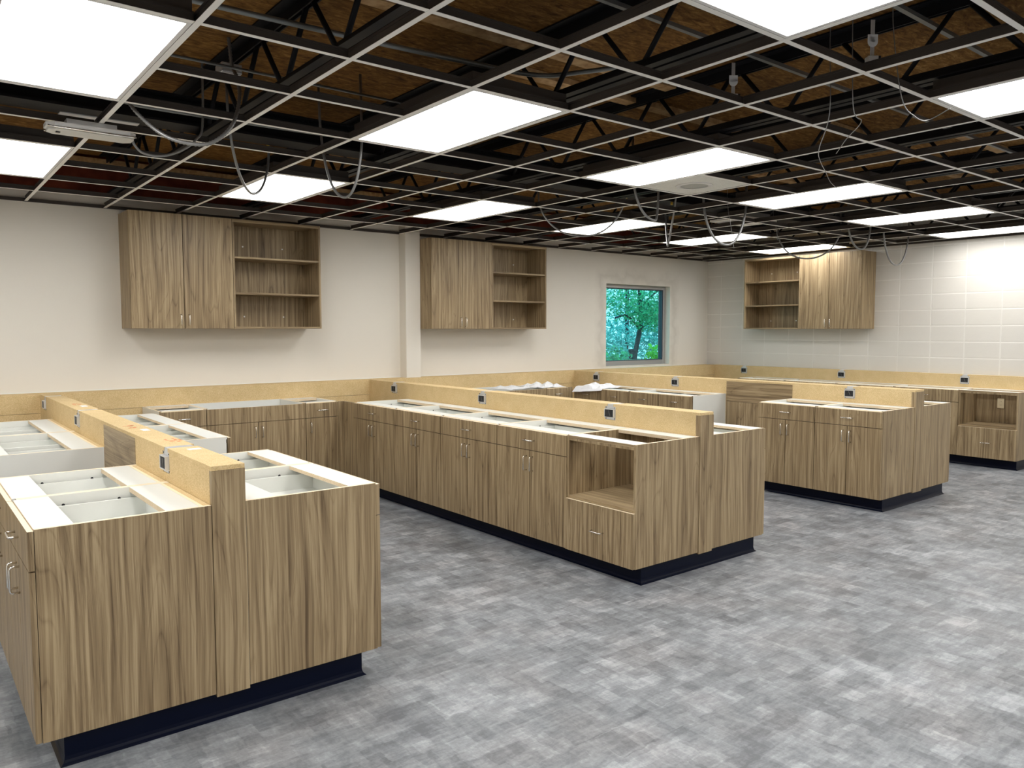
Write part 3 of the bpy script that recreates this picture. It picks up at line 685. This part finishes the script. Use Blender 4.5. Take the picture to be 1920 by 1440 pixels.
# 2x4 lights
HOUS = mat('white_light_frame', (0.72,0.71,0.70), 0.4)
def make_light():
    r = thing('ceiling_light', 'lit', 'ceiling light')
    w_, l_ = G-0.028, 2*G-0.028; x0, y0 = 0.014, 0.014
    f = MB(); t = 0.017
    for a in ((x0, x0+t, y0, y0+l_), (x0+w_-t, x0+w_, y0, y0+l_), (x0+t, x0+w_-t, y0, y0+t), (x0+t, x0+w_-t, y0+l_-t, y0+l_)): f.box(a[0], a[1], a[2], a[3], 0.0005, 0.012, HOUS)
    f.build('frame', r)
    box('diffuser', (x0+t+0.0005, x0+w_-t-0.0005, y0+t+0.0005, y0+l_-t-0.0005, 0.003, 0.006), DIFF, r)
    box('housing', (x0, x0+w_, y0, y0+l_, 0.0125, 0.085), WEB, r)
    return r
proto = make_light()
lab = {(-1,1):'huge bright ceiling light panel in the top left corner', (-1,5):'bright ceiling light at the left edge under the big top left one',
 (2,1):'bright ceiling light left of centre, second nearest row', (2,5):'ceiling light above the gap between the left wall cabinet doors and shelves',
 (5,1):'ceiling light touching the round speaker tile', (5,5):'ceiling light above the wall cabinet beside the pilaster', (8,1):'ceiling light right of the speaker tile',
 (8,5):'ceiling light above the window, left of the two farthest', (11,1):'second from the right of the lights nearest the block wall', (11,5):'small far ceiling light above the corner between window and block cabinet',
 (14,1):'ceiling light cut by the right edge, lowest in the photo', (14,5):'ceiling light directly above the block wall cabinet', (2,-3):'large ceiling light cut off at the top right of the photo',
 (5,-3):'ceiling light at the right edge, just under the large top one'}
first = True
for (i, j) in lights:
    o = proto if first else copy_tree(proto); first = False
    o.location = gp(i, j, ZG+0.0005); o.rotation_euler = (0,0,GROT)
    o['label'] = lab.get((i, j), 'lit ceiling panel behind or beside the camera'); o['group'] = 'ceiling lights'

# speaker tile, air grille
r = thing('speaker_tile', 'white ceiling tile with a round speaker grille', 'speaker', gp(6, 2), GROT)
box('tile', (0.014, G-0.014, 0.014, G-0.014, 0.003, 0.018), TILE, r)
def disc(b, cx, cy, z, R0, R1, M, n=40, h=0.004):
    pts = []; fs = []
    for k in range(n):
        a = 2*PI*k/n
        pts += [(cx+R0*math.cos(a), cy+R0*math.sin(a), z), (cx+R1*math.cos(a), cy+R1*math.sin(a), z), (cx+R1*math.cos(a), cy+R1*math.sin(a), z+h)]
    for k in range(n):
        q = (k+1) % n; fs.append((3*k, 3*q, 3*q+1, 3*k+1)); fs.append((3*k+1, 3*q+1, 3*q+2, 3*k+2))
    b.poly(pts, fs, M, False)
b = MB(); disc(b, G/2, G/2, -0.003, 0.105, 0.140, HOUS, h=0.006); b.build('trim_ring', r)
SPK = mat('speaker_mesh', (0.42,0.42,0.39), 0.7)
b = MB(); b.poly([(G/2+0.105*math.cos(2*PI*k/40), G/2+0.105*math.sin(2*PI*k/40), -0.001) for k in range(40)], [tuple(range(40))[::-1]], SPK); b.build('speaker_mesh', r)
r = thing('air_grille', 'white louvred air grille lying in the grid above the window area', 'air grille', (6.86, 4.80, ZG+0.042), GROT)
b = MB()
for a in ((0,0.58,0,0.03), (0,0.58,0.40,0.43), (0,0.03,0.03,0.40), (0.55,0.58,0.03,0.40)): b.box(a[0], a[1], a[2], a[3], 0, 0.02, GRIDW)
b.build('frame', r); b = MB()
for k in range(14): b.box(0.03, 0.55, 0.045+k*0.0255, 0.056+k*0.0255, 0.004, 0.012, GRIDW)
b.build('louvre', r)
box('duct_boot', (0.05, 0.53, 0.05, 0.38, 0.021, 0.085), PIPE, r)

# emergency light hung under the grid
r = thing('emergency_light', 'slim silver emergency light fixture hanging under the grid at top left', 'light fixture', (0.88, 4.745, ZG-0.062), 0.0)
def slab(b, L, Wd, ch, z0, z1, M):
    out = [(-L+ch,-Wd), (L-ch,-Wd), (L,-Wd+ch), (L,Wd-ch), (L-ch,Wd), (-L+ch,Wd), (-L,Wd-ch), (-L,-Wd+ch)]
    pts = [(x, y, z0) for x, y in out]+[(x, y, z1) for x, y in out]; n = 8
    b.poly(pts, [tuple(range(n))[::-1], tuple(range(n, 2*n))]+[(k, (k+1) % n, n+(k+1) % n, n+k) for k in range(n)], M)
b = MB(); slab(b, 0.215, 0.075, 0.035, 0.012, 0.032, HOUS); b.build('body', r)
b = MB(); slab(b, 0.205, 0.068, 0.032, -0.004, 0.0115, LENS); b.build('lens', r)
b = MB(); b.tube([(-0.21,-0.07,0.008), (-0.18,-0.078,0.004), (0.18,-0.078,0.004), (0.21,-0.07,0.008)], 0.005, CHROME, 6); b.tube([(-0.21,0.07,0.008), (0.2,0.075,0.006)], 0.004, CHROME, 6); b.build('rim', r)
box('sensor', (-0.165, -0.145, -0.01, 0.01, -0.008, -0.0045), BLACKV, r); box('back_plate', (-0.12, 0.12, -0.05, 0.05, 0.0325, 0.061), GALV, r)

# ------------------------------------------------------------------ roof structure
def make_joist():
    r = thing('roof_joist', 'black open web steel roof joist with zigzag webbing', 'roof joist', (0,0,0), 0, 'roof joists under the deck')
    zb, zt = 2.794, 3.118; y0, y1 = YF+0.05, YW-0.02
    b = MB()
    for s_ in (-1, 1):
        b.box(min(s_*0.010, s_*0.072), max(s_*0.010, s_*0.072), y0, y1, zt+0.022, zt+0.030, JOIST); b.box(min(s_*0.010, s_*0.018), max(s_*0.010, s_*0.018), y0, y1, zt-0.030, zt+0.022, JOIST)
    b.build('top_chord', r); b = MB()
    for s_ in (-1, 1):
        b.box(min(s_*0.010, s_*0.056), max(s_*0.010, s_*0.056), y0, y1, zb-0.014, zb-0.007, JOIST); b.box(min(s_*0.010, s_*0.017), max(s_*0.010, s_*0.017), y0, y1, zb-0.007, zb+0.036, JOIST)
    b.build('bottom_chord', r)
    sp = 0.629; pts = []; ph = 3.196
    k0 = math.ceil((y0-ph)/sp); y = ph+k0*sp
    while y < y1-0.35:
        pts += [(0, y-0.02, zb), (0, y+0.02, zb), (0, y+sp/2-0.02, zt), (0, y+sp/2+0.02, zt)]; y += sp
    MB().tube(pts, 0.0135, JOIST, 6).build('web_bar', r)
    return r
jp = make_joist(); first = True
for k in range(-4, 8):
    o = jp if first else copy_tree(jp); first = False; o.location = (1.59+1.21*k, 0, 0)
GT = 'steel bridging angles across the joists'
def bar(name, label, cat, a, b_, hw, M, group=None):
    a, b_ = Vector(a), Vector(b_); d = (b_-a).normalized(); n = Vector((-d.y, d.x, 0))
    pts = []
    for p in (a, b_):
        for (s1, s2) in ((-1,-1), (1,-1), (1,1), (-1,1)): pts.append(p+n*hw[0]*s1+Vector((0,0,1))*hw[1]*s2)
    b = MB(); b.poly(pts, [(0,1,5,4), (1,2,6,5), (2,3,7,6), (3,0,4,7), (3,2,1,0), (4,5,6,7)], M)
    return tag(b.build(name), label, cat, group)
for y in (-1.2, 0.9, 1.77, 2.56):
    bar('bridging_angle', 'thin grey steel bridging bar running across the joists', 'steel bar', (XL+0.02, y, 3.06), (XR-0.02, y, 3.06), (0.012, 0.010), PIPE, GT)
# girder at right angles to the joists
r = thing('steel_girder', 'black steel girder crossing the joists above the far lights', 'girder', (0, 5.10, 0))
box('top_flange', (XL+0.02, XR-0.02, -0.09, 0.09, 2.990, 3.002), JOIST, r); box('bottom_flange', (XL+0.02, XR-0.02, -0.10, 0.10, 2.826, 2.84), JOIST, r)
box('web', (XL+0.02, XR-0.02, -0.006, 0.006, 2.8405, 2.9895), JOIST, r)
r = thing('steel_plate', 'grey punched steel plate behind the emergency light', 'plate', (0.80, 5.36, 2.8195))
box('plate', (0, 0.42, -0.22, 0.06, 0, 0.006), GALV, r)
b = MB()
for x in (0.03, 0.39):
    for y in (-0.03, 0.03): b.tube([(x, y, -0.001), (x, y, 0.0)], 0.006, BLACKV, 8)
b.build('bolt_hole', r)
# wood
GW = 'pine blocking boards under the roof deck'
bar('wood_blocking', 'pine board nailed under the strand board deck', 'board', (1.66, 3.34, 3.128), (3.96, 3.34, 3.128), (0.045, 0.019), LUMBER, GW)
bar('wood_blocking', 'pine board nailed under the strand board deck', 'board', (2.86, 3.71, 3.128), (5.18, 3.71, 3.128), (0.045, 0.019), LUMBER, GW)
for (x, y) in ((5.28, 3.2), (6.5, 2.7), (6.5, 4.6), (7.7, 3.4), (8.9, 2.6), (4.07, 0.4), (1.65, -0.5)):
    bar('wood_blocking', 'pine board nailed under the strand board deck', 'board', (x, y, 3.128), (x+1.08, y, 3.128), (0.045, 0.019), LUMBER, GW)
bar('wood_ledger', 'long pale pine ledger along the top of the red wall', 'board', (XL+0.05, YW+0.005, 3.10), (XR-0.05, YW+0.005, 3.10), (0.02, 0.02), LUMBER)

# ------------------------------------------------------------------ conduits
def smooth(pts, n=8):
    P = [Vector(p) for p in pts]; out = []
    for i in range(len(P)-1):
        p0 = P[max(0, i-1)]; p1 = P[i]; p2 = P[i+1]; p3 = P[min(len(P)-1, i+2)]
        for k in range(n):
            t = k/n; out.append(0.5*((2*p1)+(p2-p0)*t+(2*p0-5*p1+4*p2-p3)*t*t+(3*p1-p0-3*p2+p3)*t**3))
    out.append(P[-1]); return out
tag(MB().tube(smooth([(XL+0.1,3.47,2.95), (0.2,3.46,2.95), (1.144,3.438,2.95), (1.854,3.39,2.95), (2.35,3.342,2.95), (2.772,3.28,2.95), (2.93,3.10,2.95), (3.07,2.80,2.95), (3.12,2.40,2.95), (3.2,1.6,2.95), (3.2,-2,2.95)]), 0.013, PIPE, 10).build('conduit'), 'thick grey conduit bending across the ceiling near the top centre', 'conduit')
tag(MB().tube([(XL+0.1,4.19,2.95), (2.72,4.17,2.95)], 0.008, PIPE, 8).build('conduit'), 'thin straight grey conduit running behind the junction box', 'conduit')
tag(MB().tube(smooth([(0.98,4.98,2.90), (1.10,4.93,2.88), (1.22,4.92,2.87), (1.9,4.90,2.87), (2.7,4.88,2.88)]), 0.010, PIPE, 8).build('conduit'), 'grey pipe bent beside the girder at upper left', 'conduit')
def jbox(label, x, y, z, yellow=False):
    r = thing('junction_box', label, 'junction box', (x, y, z))
    box('box', (-0.055, 0.055, -0.055, 0.055, 0.0, 0.05), GALV, r, bevel=0.004); box('cover', (-0.05, 0.05, -0.05, 0.05, -0.003, -0.0005), GALV, r)
    return r
jbox('square metal junction box with cables leaving it, upper left between joists', 1.50, 4.37, 2.97)
FLEX = mat('ribbed_flex_conduit', (0.23,0.23,0.23), 0.42, 0.6)
def flex(label, A, L, B, rad=0.0085, ribs=False, sharp=1.0, tailA=True):
    A, L, B = Vector(A), Vector(L), Vector(B); pts = []
    n = 90 if ribs else 28
    for k in range(n+1):
        t = k/n
        if t < 0.5: s = t*2; h = (1-s)**(2.0*sharp); base = A.lerp(L, s**1.5 if sharp == 1 else s); z = L.z+(A.z-L.z)*h
        else: s = (1-t)*2; h = (1-s)**(2.0*sharp); base = B.lerp(L, s**1.5 if sharp == 1 else s); z = L.z+(B.z-L.z)*h
        pts.append(Vector((base.x, base.y, z)))
    pts = [pts[0]+(Vector((0.0, 0.01, DECK-0.001-pts[0].z)) if tailA else Vector((-0.01, 0, 0.0)))]+pts+[pts[-1]+Vector((0.0, 0.01, DECK-0.001-pts[-1].z))]
    rd = None
    if ribs:
        rd = [rad*(1.12 if k % 2 else 0.86) for k in range(n+3)]
    return tag(MB().tube(pts, rad, FLEX, 8, radii=rd).build('flexible_conduit'), label, 'flexible conduit', 'flexible conduits hanging through the grid')
def flex_path(label, pts, rad, ribs):
    P = smooth(pts, 14)
    if ribs:      # resample evenly so the ribs are evenly spaced
        out = [P[0]]; acc = 0.0
        for a, b in zip(P, P[1:]):
            L = (b-a).length; d = 0.009-acc
            while d <= L: out.append(a.lerp(b, d/L)); d += 0.009
            acc = L-(d-0.009)
        P = out
    rd = [rad*(1.15 if k % 2 else 0.84) for k in range(len(P))] if ribs else None
    return tag(MB().tube(P, rad, FLEX, 8, radii=rd).build('flexible_conduit'), label, 'flexible conduit', 'flexible conduits hanging through the grid')
flex_path('thick ribbed flex conduit sagging in a big loop beside the top left light', [(0.965,4.365,DECK-0.001), (0.967,4.36,2.85), (0.975,4.35,2.75), (1.03,4.3,2.651), (1.116,4.2,2.552), (1.23,4.15,2.52), (1.327,4.12,2.539), (1.424,4.12,2.638), (1.484,4.17,2.796), (1.50,4.24,2.92), (1.49,4.29,3.0), (1.48,4.30,DECK-0.001)], 0.0095, True)
flex_path('flex conduit drooping from the right end of the emergency light', [(1.085,4.75,2.645), (1.10,4.76,2.61), (1.15,4.78,2.575), (1.25,4.77,2.571), (1.36,4.77,2.62), (1.434,4.76,2.688), (1.473,4.76,2.781), (1.48,4.76,DECK-0.001)], 0.007, False)
flex('hanging flex loop dipping over the ceiling light above the left wall cabinet', (1.60,4.70,2.90), (1.893,5.151,2.484), (2.10,5.35,2.82), 0.0085)
flex('narrow hanging flex loop just right of that left ceiling light', (2.20,4.74,2.95), (2.281,4.555,2.417), (2.32,4.40,2.78), 0.0085)
flex('wide shallow flex loop crossing the light above the pilaster cabinet', (4.78,5.60,2.80), (5.055,5.274,2.449), (5.28,4.96,2.82), 0.008)
flex('flex loop hanging just below the speaker tile', (4.79,4.42,2.82), (5.057,4.417,2.50), (5.16,4.47,2.80), 0.010)
flex('narrow v shaped flex loop hanging right of the speaker tile loop', (6.27,5.34,2.78), (6.153,5.203,2.423), (5.97,4.955,2.85), 0.009, False, 0.62)
flex('bright flex loop hanging in front of the air grille', (6.04,4.68,2.80), (6.229,4.545,2.387), (6.39,4.45,2.80), 0.012)
flex('flex loop hanging in front of the light over the block wall cabinet', (8.72,5.60,2.78), (8.933,5.313,2.466), (9.05,4.96,2.80), 0.010)
flex('small flex loop hanging left of the last one, near the block cabinet end', (8.52,4.58,2.78), (8.69,4.509,2.502), (8.79,4.46,2.78), 0.011)
flex('rightmost hanging flex loop against the block wall', (9.16,4.49,2.76), (9.513,4.50,2.363), (9.86,4.52,2.78), 0.010)
def thin(label, pts, rad=0.0022, M=None):
    pts = [(pts[0][0], pts[0][1], DECK-0.001)]+list(pts)
    return tag(MB().tube(smooth(pts), rad, M or FLEX, 6).build('hanging_wire'), label, 'wire', 'loose hanging wires')
thin('long loose wire curling down at upper right', [(3.63,2.07,2.95), (3.585,2.038,2.62), (3.95,2.30,2.55), (4.423,2.569,2.60), (4.90,2.80,2.62), (5.206,2.927,2.60), (5.50,2.99,2.58), (5.677,3.012,2.60)])
thin('short bent wire beside the long curling one', [(3.58,1.93,2.95), (3.605,1.929,2.62), (3.781,1.981,2.60), (4.05,2.20,2.60), (4.34,2.419,2.60)])
thin('loose wire end curving beside the right edge light', [(3.60,1.75,2.95), (3.634,1.718,2.63), (3.82,1.74,2.58), (4.009,1.763,2.60), (3.995,1.655,2.63)])
thin('short drooping wire below the air grille', [(6.30,4.60,2.80), (6.34,4.58,2.55), (6.36,4.56,2.36)])
thin('thin wire drooping right of the air grille', [(7.50,4.88,2.80), (7.52,4.86,2.70), (7.53,4.84,2.55)])
# wire nuts
for (p, l) in (((2.09,5.34,2.86),'yellow wire connector above the ceiling light near the left wall cabinet'), ((5.30,4.98,2.80),'yellow wire connector left of the speaker tile loops'), ((6.0,5.03,2.82),'yellow wire connector above the narrow v loop')):
    o = tag(MB().tube([(0,0,0.02), (0,0,-0.02)], 0.011, YELLOW, 8, radii=[0.007, 0.013]).build('wire_connector'), l, 'wire connector'); o.location = p
# two strap hung boxes
def hung(label, x, y, z):
    r = thing('hung_box', label, 'electrical box', (x, y, z))
    b = MB(); n = 20; R = 0.034
    pts = [(R*math.cos(2*PI*k/n), -0.002, R*math.sin(2*PI*k/n)) for k in range(n)]+[(R*math.cos(2*PI*k/n), 0.004, R*math.sin(2*PI*k/n)) for k in range(n)]
    b.poly(pts, [tuple(range(n)), tuple(range(n, 2*n))[::-1]]+[(k, n+k, n+(k+1) % n, (k+1) % n) for k in range(n)], PAPER)
    b.box(-0.034, 0.034, -0.002, 0.004, 0, 0.05, PAPER); b.build('washer', r)
    box('strap', (-0.014, 0.014, 0.005, 0.008, -0.15, 0.15), GALV, r)
    box('body', (-0.04, 0.03, -0.03, 0.03, -0.20, -0.10), GALV, r, bevel=0.004)
    b = MB(); b.box(0.032, 0.05, -0.02, 0.02, -0.15, -0.10, BLACKV); b.build('clamp', r)
    r.rotation_euler = (0, 0, -0.67); r.scale = (0.72, 0.72, 0.72); return r
hung('strap hung metal box with white washer, left one of two near top right', 3.83, 2.77, 2.995)
hung('strap hung metal box with white washer, right one by the large top light', 3.85, 1.97, 2.995)

# ------------------------------------------------------------------ outside the window
gr = box('ground', (2, 40, YW+T+0.01, 40, -0.5, -0.3), GRASS); gr['kind'] = 'structure'
def leafcloud(name, parent, centres, n, size, M, seed, aspect=0.45):
    rn = random.Random(seed); b = MB()
    for q in range(n):
        c, R = centres[rn.randrange(len(centres))]
        d = Vector((rn.gauss(0,1), rn.gauss(0,1), rn.gauss(0,1))); d.normalize(); d *= rn.random()**0.45
        p = Vector(c)+Vector((d.x*R[0], d.y*R[1], d.z*R[2]))
        a = Vector((rn.gauss(0,1), rn.gauss(0,1), rn.gauss(0,0.7)-0.3)).normalized(); s_ = a.cross(Vector((rn.gauss(0,1), rn.gauss(0,1), rn.gauss(0,1)))).normalized()
        L = size*rn.uniform(0.6, 1.3); W_ = L*aspect
        up_ = a.cross(s_)*L*0.12
        b.poly([p, p+a*L*0.45+s_*W_*0.5+up_, p+a*L, p+a*L*0.45-s_*W_*0.5+up_, p+a*L*0.5-up_*0.3], [(0,1,4), (1,2,4), (2,3,4), (3,0,4)], M)
    o = b.build(name, parent); return o
r = thing('broadleaf_tree', 'leafy green tree filling the upper part of the window', 'tree', (13.05, 12.0, -0.3))
MB().tube(smooth([(0,0,0), (0.1,0.05,1.2), (0.25,0,2.2), (0.2,0.1,3.6)]), 0.055, BARK, 10).build('trunk', r)
b = MB()
for (p0, p1, p2) in (((0.2,0,1.9),(0.6,-0.2,2.2),(1.0,-0.4,2.25)), ((0.2,0,1.9),(-0.5,-0.3,2.2),(-1.1,-0.5,2.15)), ((0.2,0,2.4),(0.9,-0.1,2.9),(1.5,-0.2,3.0))):
    b.tube(smooth([p0, p1, p2]), 0.022, BARK, 7)
b.build('branch', r)
leafcloud('foliage', r, [((0.0,0,2.9),(1.7,0.8,0.7)), ((-0.6,-0.4,2.5),(0.8,0.5,0.45)), ((0.8,-0.2,2.5),(0.7,0.5,0.5)), ((0.0,-0.5,2.2),(0.6,0.4,0.35))], 3000, 0.085, LEAF1, 5)
r = thing('spruce_tree', 'blue green feathery tree low in the window', 'tree', (15.3, 14.3, -0.3))
MB().tube([(0,0,0), (0,0,3.2)], 0.05, BARK, 8).build('trunk', r)
leafcloud('foliage', r, [((0,0,0.9),(1.9,0.7,0.8)), ((-0.9,-0.2,1.6),(1.1,0.6,0.6)), ((0.9,-0.2,1.7),(1.0,0.6,0.6)), ((0.3,0.2,2.4),(1.6,0.6,0.8))], 3000, 0.20, LEAF2, 8, 0.16)
r = thing('shrub', 'bright green shrub at the lower right of the window', 'shrub', (12.15, 10.55, -0.3))
MB().tube([(0,0,0), (0,0,1.3)], 0.02, BARK, 6).build('stem', r)
leafcloud('foliage', r, [((0,0,1.35),(0.24,0.2,0.25))], 260, 0.09, LEAF3, 11, 0.7)
r = thing('shrub', 'leafy shrub at the lower left of the window', 'shrub', (11.0, 10.6, -0.3))
MB().tube([(0,0,0), (0,0,1.3)], 0.02, BARK, 6).build('stem', r)
leafcloud('foliage', r, [((0,0,1.25),(0.45,0.3,0.32))], 420, 0.09, LEAF1, 12, 0.6)
tag(MB().tube(smooth([(11.85,10.9,-0.3), (11.85,10.9,0.8), (11.86,10.92,1.2)]), 0.085, BARK, 10).build('tree_stump'), 'dark grey stump standing behind the bottom of the window', 'stump')
